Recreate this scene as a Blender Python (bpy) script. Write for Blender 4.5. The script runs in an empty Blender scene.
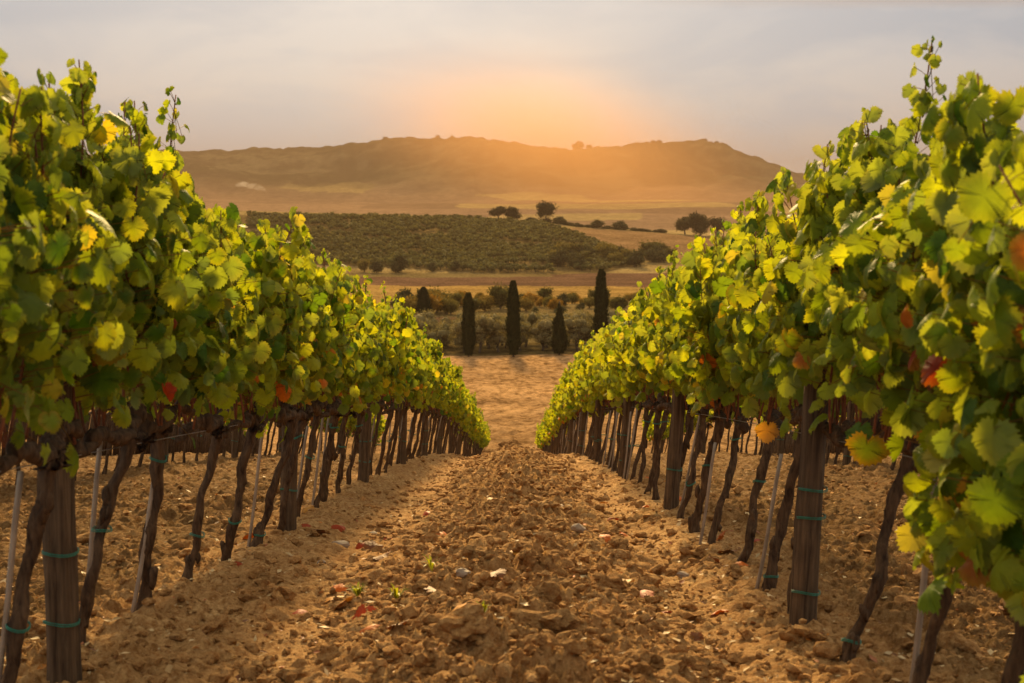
import bpy, math, random
import numpy as np
from mathutils import Vector, Matrix
R = math.radians
C = bpy.context.scene.collection
sc = bpy.context.scene

# ------------------------------------------------------------------ camera
cam_d = bpy.data.cameras.new('camera'); cam = bpy.data.objects.new('camera', cam_d); C.objects.link(cam)
cam_d.lens = 49.2; cam_d.sensor_width = 36.0
cam.location = (0, 0, 0); cam.rotation_euler = (R(90 - 4.74), 0, R(0.1))
cam_d.clip_start = 0.05; cam_d.clip_end = 30000
cam_d.dof.use_dof = True; cam_d.dof.focus_distance = 11.0; cam_d.dof.aperture_fstop = 5.6
sc.camera = cam

# ------------------------------------------------------------------ world and sun
SUN_EL, SUN_AZ = 25.0, -3.5          # degrees; azimuth clockwise from the view direction (+Y)
sc.view_settings.view_transform = 'Standard'; sc.view_settings.look = 'None'
sc.view_settings.exposure = 1.02; sc.view_settings.gamma = 1.0
sc.view_settings.use_curve_mapping = False
SKY_GAIN = 1.0
w = bpy.data.worlds.new('World'); sc.world = w; w.use_nodes = True
nt = w.node_tree; N = nt.nodes; L = nt.links; N.clear()
out = N.new('ShaderNodeOutputWorld'); bg = N.new('ShaderNodeBackground'); bg.inputs[1].default_value = 0.1
sky = N.new('ShaderNodeTexSky'); sky.sky_type = 'NISHITA'; sky.sun_disc = False
sky.sun_elevation = R(SUN_EL); sky.sun_rotation = R(SUN_AZ); sky.dust_density = 3.0; sky.air_density = 1.0
tc = N.new('ShaderNodeTexCoord'); sep = N.new('ShaderNodeSeparateXYZ'); L.new(tc.outputs['Generated'], sep.inputs[0])
def math_n(tree, op, a, b=None, c=None, clamp=False):
    n = tree.nodes.new('ShaderNodeMath'); n.operation = op; n.use_clamp = clamp
    for i, v in enumerate((a, b, c)):
        if v is None: continue
        if isinstance(v, (int, float)): n.inputs[i].default_value = v
        else: tree.links.new(v, n.inputs[i])
    return n.outputs[0]
def mix_c(tree, f, a, b, mode='MIX'):
    n = tree.nodes.new('ShaderNodeMix'); n.data_type = 'RGBA'; n.blend_type = mode
    for s, v in ((0, f), (6, a), (7, b)):
        if isinstance(v, (int, float)): n.inputs[s].default_value = v
        elif isinstance(v, tuple): n.inputs[s].default_value = (*v[:3], 1)
        else: tree.links.new(v, n.inputs[s])
    return n.outputs[2]
def noise_n(tree, vec, scale, detail=4, rough=.55, dist=0):
    n = tree.nodes.new('ShaderNodeTexNoise'); n.inputs['Scale'].default_value = scale
    n.inputs['Detail'].default_value = detail; n.inputs['Roughness'].default_value = rough
    n.inputs['Distortion'].default_value = dist
    if vec is not None: tree.links.new(vec, n.inputs['Vector'])
    return n.outputs[0]
def ramp_n(tree, f, stops):
    n = tree.nodes.new('ShaderNodeValToRGB'); e = n.color_ramp.elements
    while len(e) < len(stops): e.new(0.5)
    for i, (p, c) in enumerate(stops):
        e[i].position = p; e[i].color = (*c, 1) if isinstance(c, tuple) else (c, c, c, 1)
    tree.links.new(f, n.inputs[0]); return n.outputs[0]
# thin high overcast over the clear sky: long streaks of cloud, warm towards the horizon
comb = N.new('ShaderNodeCombineXYZ')
L.new(math_n(nt, 'MULTIPLY', sep.outputs[0], 1.6), comb.inputs[0]); L.new(math_n(nt, 'MULTIPLY', sep.outputs[1], 1.0), comb.inputs[1])
L.new(math_n(nt, 'MULTIPLY', sep.outputs[2], 6.0), comb.inputs[2])
cl = noise_n(nt, comb.outputs[0], 3.4, 6, .55, .5)
elev = math_n(nt, 'MAXIMUM', sep.outputs[2], 0.0)
grad = ramp_n(nt, elev, [(0.0, (1.8, 2.6, 3.3)), (0.07, (1.55, 2.35, 3.1)), (0.13, (1.25, 1.95, 2.65)), (0.2, (1.35, 1.8, 2.3)), (0.3, (3.0, 2.95, 3.0)), (0.5, (4.8, 4.1, 3.4)), (1.0, (5.6, 4.6, 3.5))])
cloudc = mix_c(nt, math_n(nt, 'MULTIPLY', ramp_n(nt, cl, [(0.42, 0.0), (0.60, 1.0)]), math_n(nt, 'SUBTRACT', 1.0, math_n(nt, 'MULTIPLY', elev, 2.5), clamp=True)), grad, (2.5, 2.8, 3.05))
# darker cloud band high on the right
dk = noise_n(nt, comb.outputs[0], 3.1, 4, .5, .2)
hi = math_n(nt, 'MULTIPLY', math_n(nt, 'SUBTRACT', math_n(nt, 'DIVIDE', sep.outputs[2], math_n(nt, 'MAXIMUM', sep.outputs[1], .05)), math_n(nt, 'ADD', .1475, math_n(nt, 'MULTIPLY', cl, .008))), 75, clamp=True); hi = math_n(nt, 'MULTIPLY', hi, math_n(nt, 'SUBTRACT', 1.0, math_n(nt, 'MULTIPLY', math_n(nt, 'SUBTRACT', sep.outputs[2], .22), 8, clamp=True)))
rt = math_n(nt, 'MULTIPLY', math_n(nt, 'ADD', sep.outputs[0], -0.06), 6, clamp=True)
cloudc = mix_c(nt, math_n(nt, 'MINIMUM', .85, math_n(nt, 'MULTIPLY', math_n(nt, 'MULTIPLY', hi, rt), math_n(nt, 'MULTIPLY', math_n(nt, 'ADD', dk, 0.1), 2.2))), cloudc, (1.3, 1.2, 1.3))
def glow(az, el, width, zs=1.0):
    d = (math.sin(R(az)) * math.cos(R(el)), math.cos(R(az)) * math.cos(R(el)), math.sin(R(el)))
    dx = math_n(nt, 'SUBTRACT', sep.outputs[0], d[0]); dz = math_n(nt, 'MULTIPLY', math_n(nt, 'SUBTRACT', sep.outputs[2], d[2]), zs)
    fr = math_n(nt, 'MAXIMUM', math_n(nt, 'SIGN', sep.outputs[1]), 0.0)
    q = math_n(nt, 'ADD', math_n(nt, 'MULTIPLY', dx, dx), math_n(nt, 'MULTIPLY', dz, dz))
    return math_n(nt, 'MULTIPLY', math_n(nt, 'EXPONENT', math_n(nt, 'MULTIPLY', q, -1.0 / (width * width))), fr)
g1 = glow(1.2, 4.2, 0.06, 1.3)
cloudc = mix_c(nt, math_n(nt, 'MULTIPLY', g1, 0.42), cloudc, (7.5, 4.7, 2.6))
skyc = mix_c(nt, 0.93, sky.outputs[0], cloudc)
L.new(skyc, bg.inputs[0]); L.new(bg.outputs[0], out.inputs[0])

sl = bpy.data.lights.new('sun', 'SUN'); sl.energy = 5.0; sl.angle = R(7); sl.color = (1.0, 0.68, 0.30)
so = bpy.data.objects.new('sun', sl); C.objects.link(so)
sd = Vector((math.sin(R(SUN_AZ)) * math.cos(R(SUN_EL)), math.cos(R(SUN_AZ)) * math.cos(R(SUN_EL)), math.sin(R(SUN_EL))))
so.rotation_euler = sd.to_track_quat('Z', 'Y').to_euler(); so.location = (-20, 60, 40)
sc.cycles.max_bounces = 8; sc.cycles.transmission_bounces = 6; sc.cycles.volume_bounces = 0
sc.cycles.use_denoising = True; sc.cycles.sample_clamp_indirect = 6

# ------------------------------------------------------------------ numpy noise
def _hash(ix, iy, s):
    h = (ix.astype(np.int64) * 374761393 + iy.astype(np.int64) * 668265263 + s * 974634777) & 0x7fffffff
    h = ((h ^ (h >> 13)) * 1274126177) & 0x7fffffff
    h = ((h ^ (h >> 16)) * 2246822519) & 0x7fffffff
    return ((h ^ (h >> 15)) & 0xffffff) / float(0xffffff)
def vnoise(x, y, s=0):
    ix = np.floor(x); iy = np.floor(y); fx = x - ix; fy = y - iy
    fx = fx * fx * fx * (fx * (fx * 6 - 15) + 10); fy = fy * fy * fy * (fy * (fy * 6 - 15) + 10)
    a = _hash(ix, iy, s); b = _hash(ix + 1, iy, s); c = _hash(ix, iy + 1, s); d = _hash(ix + 1, iy + 1, s)
    return (a + (b - a) * fx) * (1 - fy) + (c + (d - c) * fx) * fy
def fbm(x, y, o=4, s=0, g=.5):
    t = 0; a = 1; n = 0
    for k in range(o):
        t = t + a * vnoise(x * 2**k + 17.3 * k, y * 2**k - 9.1 * k, s + k); n += a; a *= g
    return t / n
def domes(x, y, size, s, keep=.6):
    """lumps: one dome of random radius and height per cell"""
    X = x / size; Y = y / size; ix = np.floor(X); iy = np.floor(Y); best = np.zeros_like(X)
    for dx in (-1, 0, 1):
        for dy in (-1, 0, 1):
            cx = ix + dx; cy = iy + dy
            px = cx + .1 + .8 * _hash(cx, cy, s); py = cy + .1 + .8 * _hash(cx, cy, s + 1)
            r = .3 + .55 * _hash(cx, cy, s + 2); on = _hash(cx, cy, s + 3) < keep
            an = _hash(cx, cy, s + 4) * 3.14; e = .65 + .5 * _hash(cx, cy, s + 5)
            ux = (X - px) * np.cos(an) + (Y - py) * np.sin(an); uy = (-(X - px) * np.sin(an) + (Y - py) * np.cos(an)) * e
            q = np.clip(1 - (ux * ux + uy * uy) / (r * r), 0, 1)
            best = np.maximum(best, np.where(on, np.sqrt(q) * r, 0))
    return best * size
def sstep(a, b, x):
    t = np.clip((x - a) / (b - a), 0, 1); return t * t * (3 - 2 * t)

# ------------------------------------------------------------------ terrain
PY = np.array([63, 95, 140, 180, 230, 272, 330, 400, 520, 700, 780], float)
PZ = np.array([-11.0, -16.9, -23.0, -24.9, -25.2, -25.1, -25.0, -25.6, -27, -27.4, -26.6], float)
def profile(y):
    y = np.asarray(y, float)
    a = -(1.10 + .09 * y + .0013 * y * y)
    a40 = -(1.10 + .09 * 40 + .0013 * 1600)
    b = a40 - .183 * (y - 40)
    r = np.where(y < 40, np.where(y < 0, -1.1 - .09 * y, a), b)
    dz = np.gradient(PZ, PY); dz[0] = -.183
    i = np.clip(np.searchsorted(PY, y) - 1, 0, len(PY) - 2)
    h = PY[i + 1] - PY[i]; t = np.clip((y - PY[i]) / h, 0, 1)
    z = (2*t**3 - 3*t**2 + 1) * PZ[i] + (t**3 - 2*t**2 + t) * h * dz[i] + (-2*t**3 + 3*t**2) * PZ[i+1] + (t**3 - t**2) * h * dz[i+1]
    return np.where(y > 63, z, r)
RU = (np.array([-900, 200, 300, 400, 480, 540, 575, 660, 700, 1000, 2000]) - 512) / 1400.
RT = (225 - np.array([205, 209, 212, 214, 217, 221, 226, 232, 235, 240, 235])) / 1400. * 1100
MU = (np.array([-2500, -600, 0, 120, 205, 290, 345, 375, 420, 470, 500, 540, 560, 600, 640, 700, 720, 745, 770, 830, 950, 1500, 3000]) - 512) / 1400.
MT = (225 - np.array([185, 172, 158, 155, 151, 147, 145, 140, 138.5, 137, 140.5, 147, 149, 147, 143, 141.5, 146, 156, 166, 182, 196, 200, 190])) / 1400. * 5500
def height(x, y):
    x = np.asarray(x, float); y = np.asarray(y, float)
    z = profile(y); u = x / np.maximum(y, 1)
    z = z + sstep(60, 200, y) * (fbm(x / 60, y / 60, 3, 5) - .5) * np.clip(y / 400, 0, 1) * 2.5
    z = z + (1 - sstep(30, 60, y)) * (fbm(x / 2.5, y / 2.5, 2, 8) - .5) * .05
    rid = np.interp(x / 1100., RU, RT)
    k = np.clip((y - 770) / 330, 0, 1); k = k * k * (3 - 2 * k) * .35 + k * .65
    zz = -26.7 + (rid + 26.7) * k + (fbm(x / 90, y / 90, 3, 41) - .5) * 5 * k * (1 - k) * 2
    back = sstep(1100, 1500, y)
    zz = zz * (1 - back) + back * (-32)
    plain = -32 + sstep(1500, 4300, y) * (32 + 70) + (fbm(x / 500, y / 500, 4, 77) - .5) * 30 * sstep(1600, 2600, y)
    zz = np.where(y > 1500, plain, zz)
    z = np.where(y > 770, zz, z)
    mt = np.interp(x / 5500., MU, MT)
    m = np.clip((y - 4000) / 1500, 0, 1); m = .45 * m + .55 * sstep(0, 1, m)
    rg = fbm(x / 420 + .3 * fbm(x / 300, y / 300, 2, 3), y / 700, 5, 91)
    base = plain + (mt + (fbm(x / 45, x * 0, 4, 15) - .5) * 16 + (fbm(x / 20, x * 0, 2, 19) - .5) * 13 - plain) * m + (rg - .5) * 330 * m * (1 - m) * 2.0
    down = sstep(5500, 8200, y)
    base = base * (1 - down) + 60 * down
    return np.where(y > 4000, base, z)
def soil(x, y):
    """tilled clods, the heap of earth down the middle of the alley and the berms under the vines"""
    n1 = fbm(x * 1.4, y * .9, 3, 21)
    mid = np.exp(-((x - .04 + .25 * (n1 - .5)) / .58) ** 2)
    berm = np.exp(-((x + 1.46) / .3) ** 2) + np.exp(-((x - 1.21) / .3) ** 2)
    track = np.exp(-((x + .85) / .26) ** 2) + np.exp(-((x - .78) / .2) ** 2)
    wgt = .5 + .85 * mid - .28 * track + .32 * (np.abs(x + .12) > 1.6) + .9 * (n1 - .5)
    wgt = np.clip(wgt, .12, 1.5)
    wx = x + .05 * (vnoise(x * 9, y * 9, 60) - .5); wy = y + .05 * (vnoise(x * 9 + 5, y * 9, 61) - .5)
    h = .07 * mid * (.55 + .9 * fbm(x * .9, y * .8, 2, 33)) + .05 * berm - .02 * track
    rg1 = 1 - np.abs(2 * fbm(x * 14, y * 14, 3, 81) - 1) * 1.6; rg2 = fbm(x * 38, y * 38, 3, 85)
    brk = .45 + 1.1 * fbm(x * 12, y * 12, 2, 87)
    h = h + wgt * ((.20 * domes(wx, wy, .26, 100, .4) * sstep(.45, .75, n1 + .35 * mid) + .42 * domes(wx, wy, .12, 200, .55) + .50 * domes(wx, wy, .055, 300, .6)) * brk
                   + .55 * domes(wx, wy, .026, 400, .6) + .034 * rg1 + .046 * (rg2 - .5) + .022 * (vnoise(x * 60, y * 60, 90) - .5) + .012 * (vnoise(x * 95, y * 95, 88) - .5))
    h = h + .035 * (fbm(x * 7, y * 7, 4, 71) - .5) + (1 - mid) * .012 * (vnoise(x * 3, y * 22 + 2 * x, 72) - .5)
    far = sstep(28, 46, y)
    return h * (1 - far) - .05
def gz(x, y):
    x = np.array([x], float); y = np.array([y], float)
    return float(height(x, y)[0] + (soil(x, y)[0] if y[0] < 46 else 0))
def ground_at(px, py, y0=2, y1=7000):
    """where the line of sight of a spot meets the terrain"""
    ys = np.exp(np.linspace(math.log(y0), math.log(y1), 6000)); u = (px - 512) / 1400.
    z = height(ys * u, ys); t = 225 - 1400 * z / ys
    i = np.argmax((t <= py)) if (t <= py).any() else len(ys) - 1
    return float(ys[i] * u), float(ys[i]), float(z[i])

# ------------------------------------------------------------------ object helpers
def mesh_np(name, V, F, cols=None, smooth=True, uv=None):
    """V (n,3); F a list of int arrays (m,k)"""
    me = bpy.data.meshes.new(name); V = np.ascontiguousarray(V, np.float32)
    me.vertices.add(len(V)); me.vertices.foreach_set('co', V.ravel())
    if not isinstance(F, list): F = [F]
    F = [f for f in F if len(f)]
    nl = sum(f.size for f in F); npoly = sum(len(f) for f in F)
    me.loops.add(nl); me.loops.foreach_set('vertex_index', np.concatenate([f.ravel() for f in F]).astype(np.int32))
    me.polygons.add(npoly)
    tot = np.concatenate([np.full(len(f), f.shape[1]) for f in F]); st = np.concatenate([[0], np.cumsum(tot)[:-1]])
    me.polygons.foreach_set('loop_start', st.astype(np.int32)); me.polygons.foreach_set('loop_total', tot.astype(np.int32))
    me.polygons.foreach_set('use_smooth', np.full(npoly, smooth))
    if cols is not None:
        a = me.color_attributes.new('col', 'FLOAT_COLOR', 'POINT')
        c4 = np.ones((len(V), 4), np.float32); c4[:, :3] = cols; a.data.foreach_set('color', c4.ravel())
    me.update(calc_edges=True); return me
def obj(name, me, mat=None, parent=None, loc=None):
    o = bpy.data.objects.new(name, me); C.objects.link(o)
    if mat is not None and me is not None and len(me.materials) == 0: me.materials.append(mat)
    if parent is not None: o.parent = parent
    if loc is not None: o.location = loc
    return o
def tag(o, label=None, cat=None, group=None, kind=None):
    for k, v in (('label', label), ('category', cat), ('group', group), ('kind', kind)):
        if v: o[k] = v
    return o
def empty(name, loc):
    o = bpy.data.objects.new(name, None); C.objects.link(o); o.location = loc; o.empty_display_size = .1; return o
class MB:
    def __init__(s): s.v = []; s.f3 = []; s.f4 = []; s.c = []; s.n = 0
    def add(s, V, F3=None, F4=None, col=None):
        V = np.asarray(V, float); s.v.append(V)
        if F3 is not None and len(F3): s.f3.append(np.asarray(F3) + s.n)
        if F4 is not None and len(F4): s.f4.append(np.asarray(F4) + s.n)
        c = np.ones((len(V), 3)) * (1 if col is None else np.asarray(col)); s.c.append(c); s.n += len(V)
    def mesh(s, name, smooth=True):
        F = []
        if s.f3: F.append(np.concatenate(s.f3))
        if s.f4: F.append(np.concatenate(s.f4))
        return mesh_np(name, np.concatenate(s.v), F, np.concatenate(s.c), smooth)
def tube(mb, P, r, sides=8, rough=0, rng=None, col=None, cap=True, lobes=0):
    P = np.asarray(P, float); r = np.broadcast_to(np.asarray(r, float), (len(P),))
    T = np.gradient(P, axis=0); T /= np.linalg.norm(T, axis=1)[:, None] + 1e-9
    up = np.array([1., 0, 0]) if abs(T[0][0]) < .8 else np.array([0, 0, 1.])
    A = np.cross(T, up); A /= np.linalg.norm(A, axis=1)[:, None] + 1e-9; B = np.cross(T, A)
    th = np.linspace(0, 2 * np.pi, sides, endpoint=False); n = len(P)
    rr = np.repeat(r[:, None], sides, 1)
    if lobes: rr = rr * (1 + .13 * np.sin(th[None] * lobes + np.linspace(0, 4, n)[:, None]))
    if rough: rr = rr * (1 + rough * (rng.random((n, sides)) - .5) * 2)
    V = P[:, None] + rr[..., None] * (np.cos(th)[None, :, None] * A[:, None] + np.sin(th)[None, :, None] * B[:, None])
    V = V.reshape(-1, 3)
    i = np.arange(n - 1)[:, None] * sides; j = np.arange(sides)[None]; k = (j + 1) % sides
    F = np.stack([i + j, i + k, i + sides + k, i + sides + j], -1).reshape(-1, 4)
    F3 = None
    if cap:
        V = np.vstack([V, P[0], P[-1]]); a = len(V) - 2; j = np.arange(sides); k = (j + 1) % sides
        F3 = np.vstack([np.stack([k, j, np.full(sides, a)], -1), np.stack([j + (n - 1) * sides, k + (n - 1) * sides, np.full(sides, a + 1)], -1)])
    mb.add(V, F3, F, col)

# ------------------------------------------------------------------ materials
def new_mat(name):
    m = bpy.data.materials.new(name); m.use_nodes = True; t = m.node_tree; t.nodes.clear()
    o = t.nodes.new('ShaderNodeOutputMaterial'); b = t.nodes.new('ShaderNodeBsdfPrincipled')
    t.links.new(b.outputs[0], o.inputs[0]); return m, t, b, o
def attr(t, n='col'):
    a = t.nodes.new('ShaderNodeAttribute'); a.attribute_name = n; return a.outputs['Color']
def objco(t):
    return t.nodes.new('ShaderNodeTexCoord').outputs['Object']
def bump(t, h, dist, strength=1.0, prev=None):
    b = t.nodes.new('ShaderNodeBump'); b.inputs['Strength'].default_value = strength; b.inputs['Distance'].default_value = dist
    t.links.new(h, b.inputs['Height'])
    if prev: t.links.new(prev, b.inputs['Normal'])
    return b.outputs[0]
def mat_soil():
    m, t, b, o = new_mat('tilled_soil'); co = objco(t)
    n1 = noise_n(t, co, 2.2, 6, .6); n2 = noise_n(t, co, 28, 6, .65); n3 = noise_n(t, co, 160, 3, .6)
    c = mix_c(t, ramp_n(t, n1, [(.35, 0.), (.65, 1.)]), (.46, .26, .098), (.58, .37, .155))
    c = mix_c(t, ramp_n(t, n2, [(.36, 0.), (.62, 1.)]), (.28, .135, .042), c)
    c = mix_c(t, ramp_n(t, n3, [(.60, 0.), (.72, .7)]), c, (.66, .48, .28)); c = mix_c(t, ramp_n(t, noise_n(t, co, 75, 5, .7), [(.34, .6), (.44, 0.)]), c, (.13, .06, .025))
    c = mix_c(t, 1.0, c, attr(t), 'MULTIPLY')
    t.links.new(c, b.inputs['Base Color']); b.inputs['Roughness'].default_value = .95; b.inputs['Specular IOR Level'].default_value = .04
    bn = bump(t, noise_n(t, co, 38, 8, .72), .028, .9); bn = bump(t, n3, .006, .8, bn)
    t.links.new(bn, b.inputs['Normal']); return m
def mat_fields():
    m, t, b, o = new_mat('valley_fields'); co = objco(t)
    n1 = noise_n(t, co, .05, 8, .62); n2 = noise_n(t, co, .7, 6, .65)
    c = mix_c(t, ramp_n(t, n1, [(.3, .0), (.7, 1.)]), (.72, .70, .66), (1.15, 1.15, 1.12))
    c2 = mix_c(t, ramp_n(t, n2, [(.38, .0), (.58, 1.)]), (.50, .46, .40), (1.22, 1.22, 1.22))
    c = mix_c(t, 1.0, mix_c(t, 1.0, attr(t), c, 'MULTIPLY'), c2, 'MULTIPLY')
    t.links.new(c, b.inputs['Base Color']); b.inputs['Roughness'].default_value = 1.0; b.inputs['Specular IOR Level'].default_value = 0.0
    t.links.new(bump(t, noise_n(t, co, 1.1, 8, .75), 1.2, 1.0), b.inputs['Normal']); return m
def mat_leaf(name, trans=.54, tcol=(1.6, 1.4, .33), rough=.55, under=True):
    m, t, b, o = new_mat(name); co = objco(t); c = attr(t)
    oi = t.nodes.new('ShaderNodeObjectInfo')
    c = mix_c(t, 1.0, c, mix_c(t, oi.outputs['Random'], (.88, .90, .9), (1.14, 1.08, 1.05)), 'MULTIPLY')
    c = mix_c(t, 1.0, c, mix_c(t, noise_n(t, co, 55, 3, .6), (.72, .76, .7), (1.25, 1.22, 1.2)), 'MULTIPLY')
    if under:
        g = t.nodes.new('ShaderNodeNewGeometry')
        c = mix_c(t, math_n(t, 'MULTIPLY', g.outputs['Backfacing'], .35), c, (.20, .25, .12))
    t.links.new(c, b.inputs['Base Color']); b.inputs['Roughness'].default_value = rough; b.inputs['Specular IOR Level'].default_value = .2
    bn = bump(t, noise_n(t, co, 90, 3, .5), .004, .5); t.links.new(bn, b.inputs['Normal'])
    tr = t.nodes.new('ShaderNodeBsdfTranslucent'); t.links.new(mix_c(t, 1.0, c, tcol, 'MULTIPLY'), tr.inputs[0])
    mx = t.nodes.new('ShaderNodeMixShader'); mx.inputs[0].default_value = trans
    t.links.new(b.outputs[0], mx.inputs[1]); t.links.new(tr.outputs[0], mx.inputs[2]); t.links.new(mx.outputs[0], o.inputs[0]); return m
def mat_wood(name, dark, light, stretch=(1, 1, .12), scale=60, bd=.012, usecol=False):
    m, t, b, o = new_mat(name); co = objco(t)
    mp = t.nodes.new('ShaderNodeMapping'); mp.inputs['Scale'].default_value = stretch; t.links.new(co, mp.inputs[0])
    n1 = noise_n(t, mp.outputs[0], scale, 6, .65, .6); n2 = noise_n(t, co, 9, 4, .6)
    c = mix_c(t, ramp_n(t, n1, [(.35, 0.), (.65, 1.)]), dark, light)
    c = mix_c(t, 1.0, c, mix_c(t, n2, (.6, .6, .6), (1.4, 1.4, 1.4)), 'MULTIPLY')
    if usecol: c = mix_c(t, 1.0, c, attr(t), 'MULTIPLY')
    t.links.new(c, b.inputs['Base Color']); b.inputs['Roughness'].default_value = .85; b.inputs['Specular IOR Level'].default_value = .2
    t.links.new(bump(t, n1, bd, 1.0), b.inputs['Normal']); return m
def mat_plain(name, col, rough=.6, metal=0., nscale=20, var=.3):
    m, t, b, o = new_mat(name); co = objco(t)
    c = mix_c(t, noise_n(t, co, nscale, 4, .6), tuple(v * (1 - var) for v in col), tuple(v * (1 + var) for v in col))
    t.links.new(c, b.inputs['Base Color']); b.inputs['Roughness'].default_value = rough; b.inputs['Metallic'].default_value = metal; return m
M_SOIL = mat_soil(); M_FIELD = mat_fields()
M_LEAF = mat_leaf('vine_leaf'); M_DRY = mat_leaf('fallen_leaf', .15, (1.2, .9, .6), .6, False)
M_BARK = mat_wood('vine_bark', (.032, .018, .010), (.13, .08, .042), (1, 1, .22), 45, .012)
M_POST = mat_wood('post_wood', (.045, .028, .016), (.15, .10, .056), (1, 1, .05), 55, .008)
M_STAKE = mat_wood('stake_wood', (.22, .17, .12), (.40, .33, .25), (1, 1, .06), 60, .002)
M_CANE = mat_wood('cane_bark', (.12, .045, .022), (.26, .10, .045), (1, 1, .2), 60, .002)
M_TIE = mat_plain('green_tie', (.01, .17, .11), .5)
M_WIRE = mat_plain('wire', (.25, .24, .22), .45, .8)
M_STONE = mat_plain('pale_stone', (.26, .20, .14), .8, 0, 12, .3)
M_TREE = mat_leaf('tree_leaf', .18, (1.2, 1.1, .5), .9, False); M_TREE.node_tree.nodes['Principled BSDF'].inputs['Specular IOR Level'].default_value = .03
M_TBARK = mat_wood('tree_bark', (.06, .045, .03), (.16, .12, .085), (1, 1, .2), 5, .05)

# ------------------------------------------------------------------ ground meshes
def fan(name, y0, y1, q, u_max, nu, off, hf):
    ys = [y0]
    while ys[-1] < y1: ys.append(ys[-1] + (q if y0 < 1 or ys[-1] > 280 else q * .42) * (ys[-1] + off * .6))
    ys = np.array(ys); us = np.linspace(-u_max, u_max, nu)
    X = us[None] * (ys[:, None] + off); Y = np.repeat(ys[:, None], nu, 1)
    Z, colr = hf(X, Y); n, m = X.shape
    i = np.arange(n - 1)[:, None] * m; j = np.arange(m - 1)[None]
    F = np.stack([i + j, i + j + 1, i + m + j + 1, i + m + j], -1).reshape(-1, 4)
    return mesh_np(name, np.stack([X, Y, Z], -1).reshape(-1, 3), F, colr.reshape(-1, 3))
def near_h(X, Y):
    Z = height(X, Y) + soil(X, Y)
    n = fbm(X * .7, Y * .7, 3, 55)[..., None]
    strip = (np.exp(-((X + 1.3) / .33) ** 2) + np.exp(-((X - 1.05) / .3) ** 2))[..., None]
    col = np.array([1., 1., 1.]) * (.82 + .36 * n) * (1 - .54 * sstep(1.45, 2.0, np.abs(X + .12)))[..., None] + strip * np.array([.02, .04, .06])  # outer alleys: darker tilth, deepened by shade painted into the soil colour
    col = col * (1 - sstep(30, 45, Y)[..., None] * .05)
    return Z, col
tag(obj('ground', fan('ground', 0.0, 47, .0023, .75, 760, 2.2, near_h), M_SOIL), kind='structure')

def inside(px, py, poly):
    r = np.zeros(px.shape, bool); n = len(poly)
    for i in range(n):
        x1, y1 = poly[i]; x2, y2 = poly[(i + 1) % n]
        c = ((y1 > py) != (y2 > py)) & (px < (x2 - x1) * (py - y1) / (y2 - y1 + 1e-9) + x1); r ^= c
    return r
def gpoly(pts, y0=200, y1=1099): return [ground_at(a, b, y0, y1)[:2] for a, b in pts]
P_TAN = gpoly([(546, 229), (575, 227), (700, 236), (900, 240), (900, 275), (690, 262), (640, 259), (592, 246)], 780)
P_GROVE = gpoly([(-200, 213), (200, 213), (300, 216), (480, 220), (545, 225), (590, 240), (640, 262), (600, 272), (520, 276), (440, 270), (380, 266), (250, 262), (-200, 255)], 760)
def far_h(X, Y):
    Z = height(X, Y) - .05 - .08 * (1 - sstep(44, 50, Y))
    n = fbm(X / 14, Y / 14, 4, 55)[..., None]; nb = fbm(X / 70, Y / 50, 3, 57)[..., None]
    soilc = np.array([.54, .33, .15]); olive = np.array([.17, .13, .055]); straw = np.array([.36, .235, .075]); plough = np.array([.15, .09, .055])
    scrub = np.array([.24, .18, .075]); plainc = np.array([.24, .16, .095]); wood = np.array([.045, .044, .024])
    d = Y + (fbm(X / 40, Y / 40, 3, 91) - .5) * 30 + X * .1
    col = np.broadcast_to(soilc, X.shape + (3,)).copy()
    def put(mask, c): col[mask] = c
    put(Y > 274, olive); put(d > 345, plough); put(d > 385, scrub); put(d > 480, straw)
    put(d > 640 - X * .25, plough); put((d > 735) & (X < 20), olive * 1.1); put(Y > 775, scrub * 1.3)
    put(inside(X, Y, P_GROVE), np.array([.19, .14, .055])); put(inside(X, Y, P_TAN), np.array([.26, .165, .08]))
    # the plain and the mountain: patchwork of fields and woods
    cx = np.floor(X / 330 + .6 * vnoise(X / 500, Y / 500, 7)); cy = np.floor(Y / 260 + .8 * vnoise(X / 400, Y / 400, 9))
    pick = _hash(cx, cy, 12)[..., None]
    patch = plainc * (.75 + .5 * pick)
    patch = np.where(pick < .16, scrub * 1.6, patch)
    col = np.where((Y > 1300)[..., None], patch, col)
    wd = sstep(.36, .60, .55 * fbm(X / 260, Y / 420, 5, 17) + .45 * fbm(X / 45, Y / 60, 3, 18))[..., None]
    mt = sstep(4100, 4700, Y)[..., None]
    mc = wood * wd + (1 - wd) * np.array([.115, .105, .06])
    col = col * (1 - mt) + mc * mt
    col = col * (.8 + .4 * n) * (.85 + .3 * nb)
    # plough ridges across the bare field beyond the rows
    return Z + np.where((Y > 60) & (Y < 272), .9 * (fbm(X / 1.5, Y / 2.2, 4, 44, .7) - .5), 0), col
tag(obj('terrain', fan('terrain', 45.0, 9000, .0062, .72, 620, 2.2, far_h), M_FIELD), kind='structure')

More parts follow.
